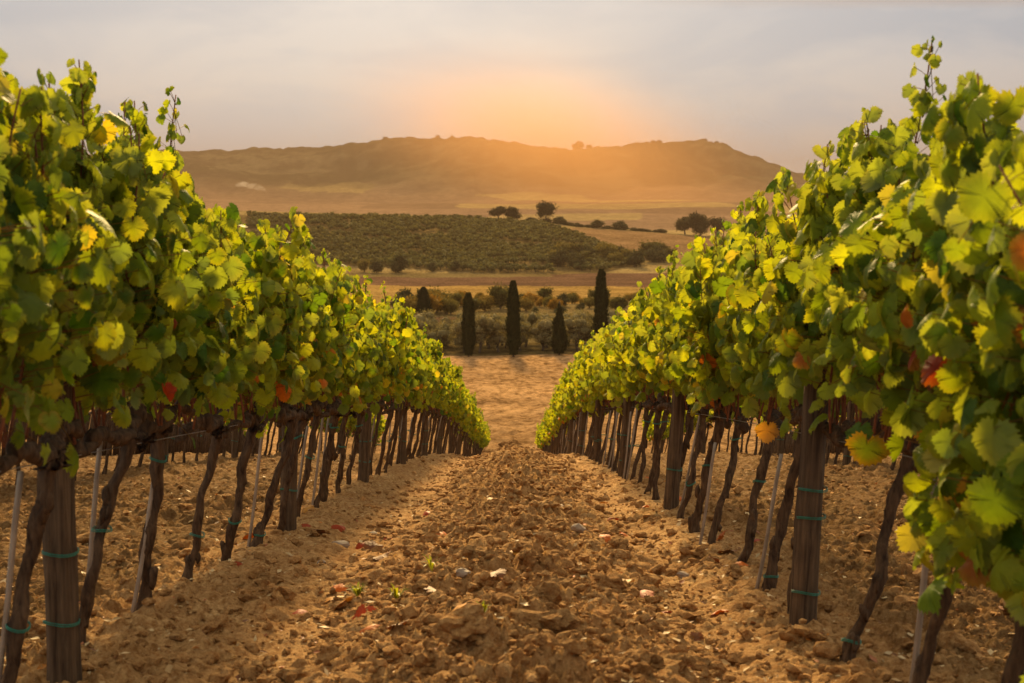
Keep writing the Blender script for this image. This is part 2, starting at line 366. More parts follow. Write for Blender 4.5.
# loose clods lying on the tilth
def ico(sub):
    import bmesh
    bm = bmesh.new(); bmesh.ops.create_icosphere(bm, subdivisions=sub, radius=1)
    V = np.array([v.co[:] for v in bm.verts]); F = np.array([[v.index for v in f.verts] for f in bm.faces]); bm.free(); return V, F
ICO1 = ico(1); ICO2 = ico(2); ICO3 = ico(3)
def lump(rng, tpl, rx, ry, rz, am=.35):
    V = tpl[0].copy(); ph = rng.random(9) * 6.28; fr = 1.2 + rng.random(9) * 2.6
    n = sum(np.sin(V[:, i % 3] * fr[i] * (1 + .5 * (i > 5)) + V[:, (i + 1) % 3] * fr[i - 1] + ph[i]) for i in range(9)) / 9
    V *= (1 + am * n * 2.2 + (rng.random(len(V)) - .5) * am * .35)[:, None]
    a = rng.random() * 6.28; V = V * np.array([rx, ry, rz]); c, s = math.cos(a), math.sin(a)
    return np.stack([V[:, 0] * c - V[:, 1] * s, V[:, 0] * s + V[:, 1] * c, V[:, 2]], -1)
rng = np.random.default_rng(5)
mb = MB(); n = 24000
yy = 3.6 * np.exp(rng.random(n) * math.log(34 / 3.6)); xx = np.where(rng.random(n) < .5, rng.normal(0, .5, n), (rng.random(n) - .5) * 1.0 * yy)
zz = height(xx, yy) + soil(xx, yy)
for k in range(n):
    r = min(.04, .0045 * math.exp(abs(rng.normal(0, .75))) * (1 + yy[k] * .05))
    tp = ICO2 if r * 1400 / yy[k] > 5 else ICO1
    V = lump(rng, tp, r * (.8 + .5 * rng.random()), r * (.8 + .5 * rng.random()), r * .75, .55) + np.array([xx[k], yy[k], zz[k] + r * .25])
    mb.add(V, tp[1], None, np.array([1, .98, .95]) * (.75 + .5 * rng.random()))
for k in range(700):
    y = 4.3 * math.exp(rng.random() * math.log(24 / 4.3)); x = float(rng.normal(.05, .36)) if rng.random() < .6 else float((rng.random() - .5) * .9 * y)
    r = .018 + .036 * rng.random() ** 2
    V = lump(rng, ICO3, r * (1 + .5 * rng.random()), r * (1 + .3 * rng.random()), r * .8, .6); V += (rng.random(V.shape) - .5) * r * .16
    mb.add(V + np.array([x, y, gz(x, y) + r * .15]), ICO3[1], None, np.array([1, .98, .95]) * (.7 + .4 * rng.random()))
tag(obj('soil_clods', mb.mesh('soil_clods', False), M_SOIL), 'loose crumbling brown soil clods scattered over the tilled ground', 'soil', kind='stuff')
# the big heap at the crest
mb = MB()
for (x, y, a, b, c) in ((-.24, 27, .26, .3, .13), (-.05, 27.2, .22, .3, .17), (-.42, 26.8, .16, .2, .08), (.16, 27, .2, .25, .08)):
    V = lump(rng, ICO3, a, b, c, .45) + np.array([x, y, gz(x, y) + .05]); mb.add(V, ICO3[1], None, np.array([.8, .76, .7]))
for k in range(60):
    r = .03 + .06 * rng.random(); x = float(np.clip(rng.normal(-.12, .18), -.45, .2)); y = 27 + float(np.clip(rng.normal(0, .12), -.2, .2))
    mb.add(lump(rng, ICO2, r, r, r * .8) + np.array([x, y, gz(x, y) + .09 * math.exp(-((x + .12) / .3) ** 2)]), ICO2[1], None, np.array([.8, .76, .7]))
tag(obj('soil_heap', mb.mesh('soil_heap'), M_SOIL), 'dark heap of upturned earth on the crest at the end of the middle ridge', 'soil heap')

# ------------------------------------------------------------------ grape leaves
HALF = [(0, 0), (.07, -.13), (.20, -.22), (.36, -.18), (.50, -.07), (.54, .06), (.65, .16), (.70, .34), (.61, .46), (.50, .50), (.49, .64), (.36, .78), (.19, .88), (0, 1.0)]
def outline(lod):
    h = np.array(HALF)
    if lod == 0:
        o = [h[0]]
        for a, b in zip(h[:-1], h[1:]):
            d = b - a; nrm = np.array([d[1], -d[0]]); nrm = nrm / (np.linalg.norm(nrm) + 1e-9)
            c = (a + b) / 2 - np.array([0, .3]); s = 1 if np.dot(nrm, c) > 0 else -1
            if a[0] == 0: o += [b]
            else: o += [a + d * .42 + s * nrm * .075, a + d * .60 - s * nrm * .02, b]
        h = np.array(o)
    elif lod == 2: h = h[[0, 2, 4, 7, 9, 11, 13]]
    m = h[1:-1][::-1] * np.array([-1, 1]); return np.vstack([h, m])
def leaf_template(lod):
    o = outline(lod); n = len(o); cen = np.array([0, .28])
    j = np.arange(n); k = (j + 1) % n
    if lod == 0:
        mid = cen + (o - cen) * .55; V = np.vstack([o, mid, cen]); e = np.concatenate([np.ones(n), np.full(n, .45), [0]])
        F3 = np.stack([j + n, k + n, np.full(n, 2 * n)], -1); F3 = np.vstack([F3, np.stack([j, k, k + n], -1), np.stack([j, k + n, j + n], -1)])
    else:
        V = np.vstack([o, cen]); e = np.concatenate([np.ones(n), [0]]); F3 = np.stack([j, k, np.full(n, n)], -1)
    return V, F3, e
LT = [leaf_template(i) for i in range(3)]
def leaves(mb, P, Nn, Tt, size, col, edge, rng, lod):
    """P petiole joints, Nn face normals, Tt tip directions, arrays (n,3)"""
    V2, F3, e = LT[lod]; n = len(P)
    Nn = Nn / np.linalg.norm(Nn, axis=1)[:, None]
    Tt = Tt - (Tt * Nn).sum(1)[:, None] * Nn; Tt /= np.linalg.norm(Tt, axis=1)[:, None] + 1e-9
    S = np.cross(Tt, Nn)
    fold = .02 + .16 * rng.random((n, 1)) + (rng.random((n, 1)) < .4) * (.25 + .6 * rng.random((n, 1)))
    x = V2[None, :, 0] * (1 + .3 * (rng.random((n, 1)) - .5)) / np.sqrt(1 + 1.2 * fold * fold); y = np.repeat(V2[None, :, 1], n, 0)
    droop = .05 + .55 * rng.random((n, 1)); cup = (rng.random((n, 1)) - .35) * .7; ph = rng.random((n, 1)) * 6.28
    ang = np.arctan2(V2[:, 0], V2[:, 1] - .28)[None]
    z = -droop * y * y - fold * np.abs(x) * .9 - cup * x * x + .035 * e[None] ** 2 * np.sin(ang * 5 + ph) + .010 * e[None] ** 2 * np.sin(ang * 9 + 2 * ph)
    z = z + (rng.random((n, 1)) - .5) * 1.0 * x * y - (rng.random((n, 1)) ** 2) * .8 * np.clip(y - .45, 0, 1) ** 2 - .25 * rng.random((n, 1)) * np.clip(np.abs(x) - .35, 0, 1)
    y = y - .25 * droop * y * y
    W = P[:, None] + size[:, None, None] * (x[..., None] * S[:, None] + y[..., None] * Tt[:, None] + z[..., None] * Nn[:, None])
    C3 = col[:, None] * (1 - (edge[:, None, 3:] * e[None, :, None] ** 2)) + edge[:, None, :3] * edge[:, None, 3:] * (e[None, :, None] ** 2)
    m = V2.shape[0]
    F = (F3[None] + (np.arange(n) * m)[:, None, None]).reshape(-1, 3)
    V = W.reshape(-1, 3); mb.v.append(V); mb.f3.append(F + mb.n); mb.c.append(C3.reshape(-1, 3)); mb.n += len(V)
def leaf_colors(rng, n, h, autumn=.03, kx=1.6):
    """albedo: green, yellow green, some yellow and rusty ones, more of those low on the vine"""
    g = np.array([.052, .125, .011]); y = np.array([.33, .39, .02]); k = rng.random((n, 1)) ** kx
    col = g * (1 - k) + y * k; col *= (.75 + .5 * rng.random((n, 1)))
    low = np.clip(1.25 - h, 0, 1); p = rng.random(n)
    yel = p < .03 + .16 * low; col[yel] = np.array([.42, .36, .03]) * (.8 + .4 * rng.random((yel.sum(), 1)))
    rus = p < autumn * (.25 * (h < 1.5) + 3.5 * low); col[rus] = np.array([.50, .15, .02]) * (.6 + .6 * rng.random((rus.sum(), 1)))
    red = p < autumn * (.8 * low); col[red] = np.array([.30, .04, .015])
    edge = np.zeros((n, 4)); edge[:, :3] = (.40, .34, .03); edge[:, 3] = rng.random(n) ** 2 * .55
    ro = rng.random(n) < .05; edge[ro, :3] = (.42, .14, .02)
    return col, edge
def make_canes(rng, n=13, tall=1.0, side=1, span=(-.42, .42)):
    cs = []
    for i in range(n):
        y0 = span[0] + (span[1] - span[0]) * (i + .5 + .6 * (rng.random() - .5)) / n
        top = (1.58 + .22 * rng.random()) * tall if rng.random() < .84 else (1.80 + .30 * rng.random()) * tall
        k = 14; t = np.linspace(0, 1, k)
        x = .13 + (rng.random() - .5) * .06 + t * (rng.normal(0, .10)) + .035 * np.sin(t * 5 + rng.random() * 6)
        y = y0 + t * rng.normal(0, .12) + .03 * np.sin(t * 6 + rng.random() * 6)
        z = .80 + t * (top - .80)
        cs.append(np.stack([x, y, z], -1))
    return cs
def make_foliage(rng, canes, lod, dens=1.0, low=1.08, petioles=False, kx=1.6):
    mb = MB(); P = []; Nn = []; Tt = []; S = []
    pet = []
    low0 = low
    for c in canes:
        low = max(low0 + float(np.clip(rng.normal(-.02, .10), -.26, .14)), min(low0, .86)); top = c[-1, 2]; nn = int((top - low) / .042 * dens)
        for z in np.linspace(low - .06 + .14 * rng.random(), top, max(nn, 3)):
            t = (z - .8) / (top - .8) * (len(c) - 1); i = max(0, min(int(t), len(c) - 2)); b = c[i] + (c[i + 1] - c[i]) * (t - i)
            f = (z - low) / (top - low)
            tip = np.clip((z - 1.70) / .4, 0, 1)
            for q in range(4 if rng.random() < .65 else 3):
                sd = -1 if rng.random() < .5 else 1
                out_ = (.04 + .20 * rng.random() ** .8) * (1 - .85 * tip) * (1 - .55 * max(f, 0) ** 2) * (.5 if z > 1.5 else 1) * (1 if f > .1 else .75)
                d = np.array([sd * out_, rng.normal(0, .10), .05 * rng.random() - .03])
                if rng.random() < .10: d[2] -= .14
                p = b + d; P.append(p); pet.append((b, p))
                an = rng.normal(0, .95); el = rng.normal(.24, .32)
                nv = np.array([sd * math.cos(an) * math.cos(el), math.sin(an) * math.cos(el), math.sin(el)])
                Nn.append(nv); Tt.append(np.array([sd * .15, rng.normal(0, .45), -1.0 + .35 * tip * rng.random()]))
                S.append((.050 + .044 * rng.random()) * (1 - .55 * tip) * (.6 if rng.random() < .15 else 1))
    P = np.array(P); col, edge = leaf_colors(rng, len(P), P[:, 2], .03, kx)
    S = np.array(S)
    if lod == 2: S = S * 1.12
    leaves(mb, P, np.array(Nn), np.array(Tt), S, col, edge, rng, lod)
    if petioles:
        for (a, b) in pet:
            a = a - np.array([0, 0, .045])
            m = (a + b) / 2 + np.array([0, 0, .003]); tube(mb, [a, m, b], [.0016, .0013, .0012], 4, col=(.22, .12, .03), cap=False)
    return mb
def trunk_path(rng, lean, H=.76, k=15):
    t = np.linspace(0, 1, k); a = rng.random(4) * 6.28
    x = lean[0] * t + .010 * np.sin(t * 5.5 + a[0]) * t ** .4 - .028 * math.sin(a[0]) * 0 + .007 * np.sin(t * 13 + a[1]) + .004 * np.sin(t * 31 + a[3])
    y = lean[1] * t + .015 * np.sin(t * 5 + a[2]) + .012 * np.sin(t * 12 + a[3])
    z = -.10 + t * (H + .10)
    return np.stack([x - x[0], y - y[0], z], -1)
def make_trunk(rng, lod, lean=None):
    lean = lean or (.16 + rng.normal(0, .045), rng.normal(0, .05))
    k = 40 if lod == 0 else (12 if lod == 1 else 6)
    P = trunk_path(rng, lean, .76, k); t = np.linspace(0, 1, k); r0 = .020 + .009 * rng.random()
    r = r0 * (1.35 - .5 * sstep(0, .25, t) + .25 * sstep(.75, 1, t) + .12 * np.sin(t * 17 + rng.random() * 6))
    mb = MB(); tube(mb, P, r, 20 if lod == 0 else (8 if lod == 1 else 5), .13 if lod < 2 else 0, rng, lobes=3 if lod < 2 else 0)
    if lod == 0:   # burls and stubs
        for q in range(5):
            i = int(k * (.15 + .84 * rng.random())); i = min(i, k - 1); s = r0 * (.4 + .35 * rng.random())
            V = lump(rng, ICO2, s, s, s * 2.4, .5) + P[i] + rng.normal(0, r0 * .55, 3) * np.array([1, 1, .2]); mb.add(V, ICO2[1])
        for q in range(3):
            s = r0 * (.9 + .35 * rng.random()); V = lump(rng, ICO3, s, s * 1.4, s, .6) + P[-1] + rng.normal(0, .02, 3); mb.add(V, ICO2[1])
    return mb, P
def make_cordon(rng, lod, head, span=(-.46, .46)):
    mb = MB(); ends = [span[0], span[1]]
    for e in ends:
        k = 12 if lod == 0 else 6; t = np.linspace(0, 1, k)
        x = head[0] + (.13 - head[0]) * t + .018 * np.sin(t * 7 + rng.random() * 6) * (t > 0); y = head[1] + (e - head[1]) * t
        z = head[2] + .03 * np.sin(t * 3.1) + .012 * np.sin(t * 11 + rng.random() * 6)
        tube(mb, np.stack([x, y, z], -1), (.027 - .009 * t) * (1 + .18 * np.sin(t * 19)), 10 if lod == 0 else 5, .14, rng)
        if lod < 2:
            for q in range(5):
                i = rng.integers(1, k); s = .016 + .014 * rng.random()
                V = lump(rng, ICO1 if lod else ICO2, s, s * 1.2, s * 1.4, .35) + np.array([x[i], y[i], z[i] + .015]); mb.add(V, (ICO1 if lod else ICO2)[1])
    return mb
def ring_mesh(r, h=.012, name='tie', wob=.1):
    mb = MB(); th = np.linspace(0, 2 * np.pi, 15); P = np.stack([np.cos(th) * r, np.sin(th) * r, .004 * np.sin(th * 2)], -1)
    for dz in (-.5, .5): tube(mb, P + np.array([0, 0, dz * h * .5]), .0021, 5, cap=False)
    return mb.mesh(name)
TIE_T = ring_mesh(.035); TIE_P = ring_mesh(.058)

# ---- rows
LX, RX, LX2, RX2 = -1.46, 1.21, -4.75, 4.45
END = 63.0
ORD = ['first', 'second', 'third', 'fourth', 'fifth', 'sixth', 'seventh', 'eighth', 'ninth', 'tenth', 'eleventh', 'twelfth', 'thirteenth', 'fourteenth', 'fifteenth']
POSTS = {'left': [4.5 + 4.6 * k for k in range(13)], 'right': [5.6 + 4.7 * k for k in range(13)],
         'far left': [9.5 + 4.7 * k for k in range(8)], 'far right': [9.0 + 4.7 * k for k in range(8)]}
ROWX = {'left': LX, 'right': RX, 'far left': LX2, 'far right': RX2}
vine_rng = np.random.default_rng(11)
SEEN_LABEL = {}
def vine_label(row, y):
    ps = [p for p in POSTS[row] if p < y]
    rowname = {'left': 'left front row', 'right': 'right front row', 'far left': 'second row on the left', 'far right': 'second row on the right'}[row]
    if y > 34 and row in ('left', 'right'): return 'small distant leafy grapevine near the far end of the %s' % rowname
    if not ps: key = (row, 0)
    else: key = (row, len(ps))
    SEEN_LABEL[key] = SEEN_LABEL.get(key, 0) + 1; q = ORD[SEEN_LABEL[key] - 1]
    if row.startswith('far'): return 'shaded grapevine of the %s, seen behind the front row' % rowname
    if not ps: return '%s grapevine in the %s, before its nearest post' % (q, rowname)
    return '%s leafy grapevine beyond the %s post, %s' % (q, ORD[len(ps) - 1], rowname)
GROUPS = {'left': 'grapevines of the left front row', 'right': 'grapevines of the right front row',
          'far left': 'grapevines of the second row on the left', 'far right': 'grapevines of the second row on the right'}
POOL = {}
def pool(lod, kx):
    key = lod; lod = int(lod.split('_')[0])
    if key not in POOL:
        r = np.random.default_rng(100 + lod + int(kx * 10)); items = []
        for i in range(9 if lod == 1 else 7):
            cn = make_canes(r, 14, 1.0); f = make_foliage(r, cn, lod, 1.0 if lod == 1 else .85, kx=kx).mesh('foliage'); f.materials.append(M_LEAF)
            cm = MB()
            for c in cn: tube(cm, c[::3] if lod == 2 else c[::2], .006, 4 if lod == 1 else 3, cap=False)
            cm = cm.mesh('canes'); cm.materials.append(M_CANE)
            tb, P = make_trunk(r, lod); tm = tb.mesh('trunk'); tm.materials.append(M_BARK)
            co = make_cordon(r, lod, P[-1]).mesh('cordon'); co.materials.append(M_BARK)
            items.append((f, cm, tm, co))
        POOL[key] = items
    return POOL[key]
def vine(row, x, y):
    z = gz(x, y) + .02; root = empty('grapevine', (x, y, z)); tag(root, vine_label(row, y), 'grapevine', GROUPS[row]); rg = vine_rng
    near = y < 13.5 and not row.startswith('far')
    lod = 0 if near else (1 if y < 30 else 2)
    if near:
        tb, P = make_trunk(rg, 0); tr = obj('trunk', tb.mesh('trunk'), M_BARK, root)
        for hh in sorted(rg.choice([7, 15, 24, 33], 1, replace=False)):
            ti = obj('tie', TIE_T, M_TIE, tr, tuple(P[hh])); ti.rotation_euler = (rg.normal(0, .15), rg.normal(0, .15), rg.random() * 6)
        obj('cordon', make_cordon(rg, 0, P[-1]).mesh('cordon'), M_BARK, root)
        tall = 1.0
        if row == 'left' and y < 4.6: tall = 1.10
        if row == 'right' and y < 4.4: tall = .87 if y > 3.2 else .8
        if row == 'left' and y > 4.6: tall = 1.06 if y < 7 else .98
        if row == 'right' and 4.4 < y < 9: tall = 1.06 if y < 6.3 else 1.0
        cn = make_canes(rg, 13, tall)
        if row == 'right' and y < 6.5:
            for c in cn: c[:, 2] = .8 + (c[:, 2] - .8) * min(1, (.98 if y < 3.9 else 1.22 if y < 4.5 else 1.36) / (c[-1, 2] - .8))
        if row == 'right' and y < 3.9:      # shoots that have slipped down from the cordon
            for yy_ in (-.33, -.12, .08, .30):
                t_ = np.linspace(0, 1, 8); cb = MB(); tube(cb, np.stack([.13 + .05 * np.sin(t_ * 4), yy_ + .06 * t_, .84 - .42 * t_], -1), .004, 6); obj('cane', cb.mesh('cane'), M_CANE, root)
        for c in cn:
            cb = MB(); r = np.linspace(.0055, .0025, len(c)); tube(cb, c, r, 6); obj('cane', cb.mesh('cane'), M_CANE, root)
        low = 1.08
        if row == 'right' and y < 3.9: low = .50
        obj('foliage', make_foliage(rg, cn, 0, 1.05, low, True, .95 if row == 'right' else 1.35).mesh('foliage'), M_LEAF, root)
    else:
        pl = pool('%d_%s' % (lod, 'right' in row), .7 if 'right' in row else 1.2); f, cm, tm, co = pl[rg.integers(len(pl))]
        s = .95 + .10 * rg.random(); s *= (.91 if 'right' in row else 1.02)
        fo = obj('foliage', f, None, root); fo.scale = (1, 1, s)
        if rg.random() < .5: fo.rotation_euler = (0, 0, math.pi); fo.location = (.26, 0, 0)
        fo.location.z = .97 * (1 - s)
        c_ = obj('canes', cm, None, root); c_.scale = fo.scale; c_.rotation_euler = fo.rotation_euler; c_.location = fo.location
        t_ = obj('trunk', tm, None, root); obj('cordon', co, None, root)
        if y < 22: ti = obj('tie', TIE_T, M_TIE, t_, (.05, 0, .3 + .15 * rg.random())); ti.location.x = .13 * ti.location.z / .76
    return root
VINES = {r: [] for r in ROWX}
for row, y0, st in (('left', 3.26, .82), ('right', 3.3, .815)):
    k = 0
    while y0 + st * k < END:
        y = y0 + st * k + vine_rng.normal(0, .05); VINES[row].append((ROWX[row] + (-.11 if row == 'left' else -.05) + vine_rng.normal(0, .02), y)); k += 1
for row, y0, st in (('far left', 8.0, .85), ('far right', 8.0, .85)):
    for k in range(46): VINES[row].append((ROWX[row] + vine_rng.normal(0, .02), y0 + st * k))
for row in VINES:
    for (x, y) in VINES[row]: vine(row, x, y)
# the rows beyond, one mass of vines seen only through gaps
mb = MB(); mt_ = MB(); rg = np.random.default_rng(77)
for X in (LX2 - 3.1, RX2 + 3.1):
    for k in range(40):
        y = 11 + .8 * k; z = gz(X, y); cn = make_canes(rg, 6); f = make_foliage(rg, cn, 2, .6)
        for V, c in zip(f.v, f.c):
            pass
        for c in cn: tube(mt_, c[::4] + np.array([X, y, z]), .008, 3, col=(1.3, .8, .7), cap=False)
        for dy in (-.45, -.2, .1, .3): tube(mt_, np.array([(0, dy, -.1), (.05, dy, .4), (.13, dy, .8)]) + np.array([X, y, z]), .04, 5)
        tube(mt_, np.array([(.1, -.5, .78), (.1, .5, .78)]) + np.array([X, y, z]), .03, 5)
        n0 = mb.n
        for V in f.v: mb.v.append(V * np.array([1, 1.15, 1]) + np.array([X, y, z]))
        for c in f.c: mb.c.append(c)
        for F in f.f3: mb.f3.append(F + n0)
        mb.n += f.n
tag(obj('outer_vine_rows', mb.mesh('outer_vine_rows'), M_LEAF), 'leafy mass of the outer vine rows beyond the second rows', 'vines', kind='stuff')

tag(obj('outer_vine_trunks', mt_.mesh('outer_vine_trunks'), M_BARK), 'crowded dark trunks and canes of the outer vine rows', 'vines', kind='stuff')

# ---- posts
def post_mesh(rng):
    mb = MB(); k = 22; t = np.linspace(0, 1, k); P = np.stack([.012 * np.sin(t * 3 + rng.random() * 6), .012 * np.sin(t * 4 + rng.random() * 6), -.2 + t * 1.85], -1)
    tube(mb, P, .050 * (1.06 - .14 * t) * (1 + .03 * np.sin(t * 23)), 18, .035, rng, lobes=5); return mb.mesh('shaft')
prng = np.random.default_rng(8); PM = [post_mesh(prng) for _ in range(5)]
for m_ in PM: m_.materials.append(M_POST)
for row in POSTS:
    rn = {'left': 'left front row', 'right': 'right front row', 'far left': 'second row on the left', 'far right': 'second row on the right'}[row]
    for i, y in enumerate(POSTS[row]):
        if y > END: continue
        x = ROWX[row] - .03 + (0 if i else 0); z = gz(x, y); root = empty('wooden_post', (x, y, z))
        root.rotation_euler = (prng.normal(0, .012), .03 + prng.normal(0, .012), prng.random() * .2)
        d = 'weathered dark wooden post' if i < 5 else 'small far wooden post'
        lab = '%s, %s from the camera in the %s' % (d, ORD[i], rn)
        tag(root, lab, 'post', 'wooden posts of the ' + rn)
        s_ = obj('shaft', PM[prng.integers(5)], None, root); s_.rotation_euler.z = 0
        if y < 30:
            for hh in ([.15, .42, .60] if row == 'right' and i == 0 else [.18, .44] if i % 2 == 0 else [.30]):
                ti = obj('tie', TIE_P, M_TIE, root, (0, 0, hh + prng.normal(0, .02))); ti.rotation_euler = (prng.normal(0, .10), prng.normal(0, .10), 0)
# ---- pale thin stakes at the vines
mb = MB(); t = np.linspace(0, 1, 7); P = np.stack([.005 * np.sin(t * 5), 0 * t, -.1 + t * 1.0], -1); tube(mb, P, .0095, 7, .05, prng)
SM = mb.mesh('vine_stake'); SM.materials.append(M_STAKE)
cnt = {'left': 0, 'right': 0}
for row in ('left', 'right'):
    nth = 0
    for (x, y) in VINES[row]:
        if y < 3.6 or y > 45 or prng.random() < .40: continue
        s = bpy.data.objects.new('vine_stake', SM); C.objects.link(s); xs = x - .02 + prng.normal(0, .015); ys = y + .04 + prng.normal(0, .04)
        s.location = (xs, ys, gz(xs, ys)); s.rotation_euler = (prng.normal(0, .04), .16 + prng.normal(0, .04), 0); s.scale = (1, 1, .72 + .2 * prng.random())
        pi = sum(1 for p in POSTS[row] if p < y); nth = nth + 1
        if y < 20: lab = 'thin pale vine stake, %s of the pale stakes from the camera, %s front row' % (ORD[nth - 1] if nth <= 15 else 'later', row)
        else: lab = 'thin pale stake among the distant trunks of the %s front row' % row
        tag(s, lab, 'stake', 'pale stakes of the %s front row' % row)
# ---- trellis wires
for row in ROWX:
    y0, y1 = (2.0, END) if not row.startswith('far') else (8, 47)
    for h_, nm in ((.80, 'low cordon wire'), (1.22, 'middle trellis wire'), (1.52, 'upper trellis wire')):
        ys = np.arange(y0, y1, 1.0); xs = np.full(len(ys), ROWX[row] + .05)
        zs = np.array([float(profile(v)) for v in ys]) + h_ - .012; mb = MB(); tube(mb, np.stack([xs, ys, zs], -1), .0018, 4, cap=False)
        rn = {'left': 'left front row', 'right': 'right front row', 'far left': 'second row on the left', 'far right': 'second row on the right'}[row]
        tag(obj('trellis_wire', mb.mesh('trellis_wire'), M_WIRE), 'thin grey %s strung along the %s' % (nm, rn), 'wire', 'trellis wires')

# ------------------------------------------------------------------ fallen leaves and stones
FL = []
for i in range(4):
    rr = np.random.default_rng(300 + i); mb = MB(); c = [(.50, .13, .015), (.34, .05, .012), (.45, .22, .03), (.16, .07, .03)][i]
    leaves(mb, np.zeros((1, 3)), np.array([[.1, -.1, 1.]]), np.array([[1., 0, 0]]), np.array([.085]), np.array([c]), np.array([[.3, .1, .02, .3]]), rr, 0)
    m_ = mb.mesh('fallen_leaf'); m_.materials.append(M_DRY); FL.append(m_)
rr = np.random.default_rng(21)
spots = [(240, 543, 0), (256, 552, 1), (232, 575, 1), (198, 601, 2), (336, 590, 0), (296, 611, 1), (370, 635, 0), (372, 548, 3), (440, 549, 0), (382, 541, 1), (497, 607, 0), (558, 524, 3), (598, 553, 0), (622, 534, 0), (745, 575, 0), (715, 605, 2), (676, 503, 0), (600, 505, 2), (425, 610, 3), (712, 570, 3), (330, 531, 1), (356, 547, 1), (310, 540, 3), (760, 545, 1)]
for k in range(36): spots.append((300 + 440 * rr.random(), 480 + 200 * rr.random(), int(rr.integers(4))))
kinds = ['orange', 'dark red', 'yellow', 'brown']
for k, (px, py, c) in enumerate(spots):
    x, y, _ = ground_at(px, py, 2, 40); s = bpy.data.objects.new('fallen_leaf', FL[c]); C.objects.link(s)
    s.location = (x, y, gz(x, y) + .015); s.rotation_euler = (rr.normal(0, .35), rr.normal(0, .35), rr.random() * 6.28); s.scale = [.75 + .5 * rr.random()] * 3; s.location.z += .012
    side = 'left of the middle ridge' if x < -.35 else ('right of the middle ridge' if x > .4 else 'on the middle ridge')
    tag(s, 'curled %s fallen vine leaf on the soil %s' % (kinds[c], side), 'fallen leaf', 'fallen leaves, %s, %s' % (kinds[c], side))
# dry litter: straw bits and crumbled leaf fragments strewn over the tilth
mb = MB(); n = 5200; lr = np.random.default_rng(91); yy = 4.2 * np.exp(lr.random(n) * math.log(26 / 4.2)); xx = (lr.random(n) - .5) * .85 * yy
zz = height(xx, yy) + soil(xx, yy) + .007; a = lr.random(n) * 6.28; ln = .006 + .022 * lr.random(n) ** 2; wd_ = ln * (.2 + .6 * lr.random(n)); tl = lr.normal(0, .3, n)
D = np.stack([np.cos(a), np.sin(a), tl], -1) * ln[:, None]; S_ = np.stack([-np.sin(a), np.cos(a), lr.normal(0, .3, n)], -1) * wd_[:, None]; P_ = np.stack([xx, yy, zz], -1)
V = np.stack([P_ - D, P_ + S_ + (0, 0, .004), P_ + D, P_ - S_], 1).reshape(-1, 3); ck = np.array([(.62, .48, .26), (.50, .33, .14), (.34, .13, .05), (.22, .10, .05), (.55, .22, .04)])[lr.choice(5, n, p=[.42, .27, .14, .12, .05])]
mb.add(V, None, np.arange(4 * n).reshape(n, 4), np.repeat(ck * (.7 + .5 * lr.random((n, 1))), 4, 0))
tag(obj('dry_litter', mb.mesh('dry_litter', False), M_DRY), 'pale straw bits and crumbled leaf fragments strewn over the soil', 'litter', kind='stuff')
stones = [(334, 549, .05, 'largest pale stone on the left track'), (369, 532, .025, 'small whitish stone left of the ridge'), (460, 608, .035, 'flat pale stone on the middle ridge'), (577, 552, .04, 'pale stone right of the ridge top'),
          (648, 522, .028, 'small pale stone near the right row'), (684, 580, .03, 'pale chip on the right track'), (316, 563, .025, 'tiny pale pebble on the left track'), (395, 668, .04, 'grey stone in the near left soil')]
for (px, py, r, lab) in stones:
    x, y, _ = ground_at(px, py, 2, 40); mb = MB(); V = lump(rr, ICO2, r * 1.2, r, r * .6, .25); mb.add(V, ICO2[1])
    s = obj('stone', mb.mesh('stone', False), M_STONE, None, (x, y, gz(x, y) + r * .3)); tag(s, lab, 'stone', 'pale stones')

for i, (px, py) in enumerate([(428, 597), (392, 612), (478, 662), (466, 655), (352, 600)]):
    x, y, _ = ground_at(px, py, 2, 40); mb = MB(); nl = 16 + 4 * i; wr = np.random.default_rng(60 + i); an = wr.random(nl) * 6.28; tl = .3 + 1.1 * wr.random(nl)
    for q in range(nl):
        r = .02 + .05 * wr.random(); e = np.array([math.cos(an[q]) * r, math.sin(an[q]) * r, .05 * tl[q]]); sd_ = np.array([-math.sin(an[q]), math.cos(an[q]), 0]) * .006
        mb.add([(0, 0, -.01), e * .5 + sd_ + (0, 0, .02), e, e * .5 - sd_ + (0, 0, .02)], None, [(0, 1, 2, 3)], (.22, .25, .03))
    o = obj('weed', mb.mesh('weed'), M_LEAF, None, (x, y, gz(x, y) + .01))
    tag(o, ['yellow green weed tuft on the left flank of the ridge', 'faint small weed at the left foot of the ridge', 'largest near weed tuft at the bottom of the ridge', 'second near weed tuft beside the largest one', 'weed sprout on the left track'][i], 'weed', 'small weeds')

# ------------------------------------------------------------------ trees
def cloud_leaves(mb, rng, cen, rad, n, size, col, var=.3, shell=.55):
    """n small leaf quads spread through an ellipsoid clump"""
    d = rng.normal(0, 1, (n, 3)); d /= np.linalg.norm(d, axis=1)[:, None]
    r = (shell + (1 - shell) * rng.random((n, 1))) * (1 + .12 * rng.normal(0, 1, (n, 1)))
    P = np.asarray(cen) + d * r * np.asarray(rad)
    a = rng.normal(0, 1, (n, 3)); a /= np.linalg.norm(a, axis=1)[:, None]; b = np.cross(a, d + rng.normal(0, .5, (n, 3))); b /= np.linalg.norm(b, axis=1)[:, None] + 1e-9
    s = size * (.6 + .8 * rng.random((n, 1)))
    V = np.stack([P - a * s, P + b * s * .55, P + a * s, P - b * s * .55], 1).reshape(-1, 3)
    F = np.arange(4 * n).reshape(n, 4)
    c = np.repeat(np.asarray(col) * (1 + var * (rng.random((n, 1)) - .5) * 2), 4, 0)
    mb.v.append(V); mb.f4.append(F + mb.n); mb.c.append(c); mb.n += len(V)
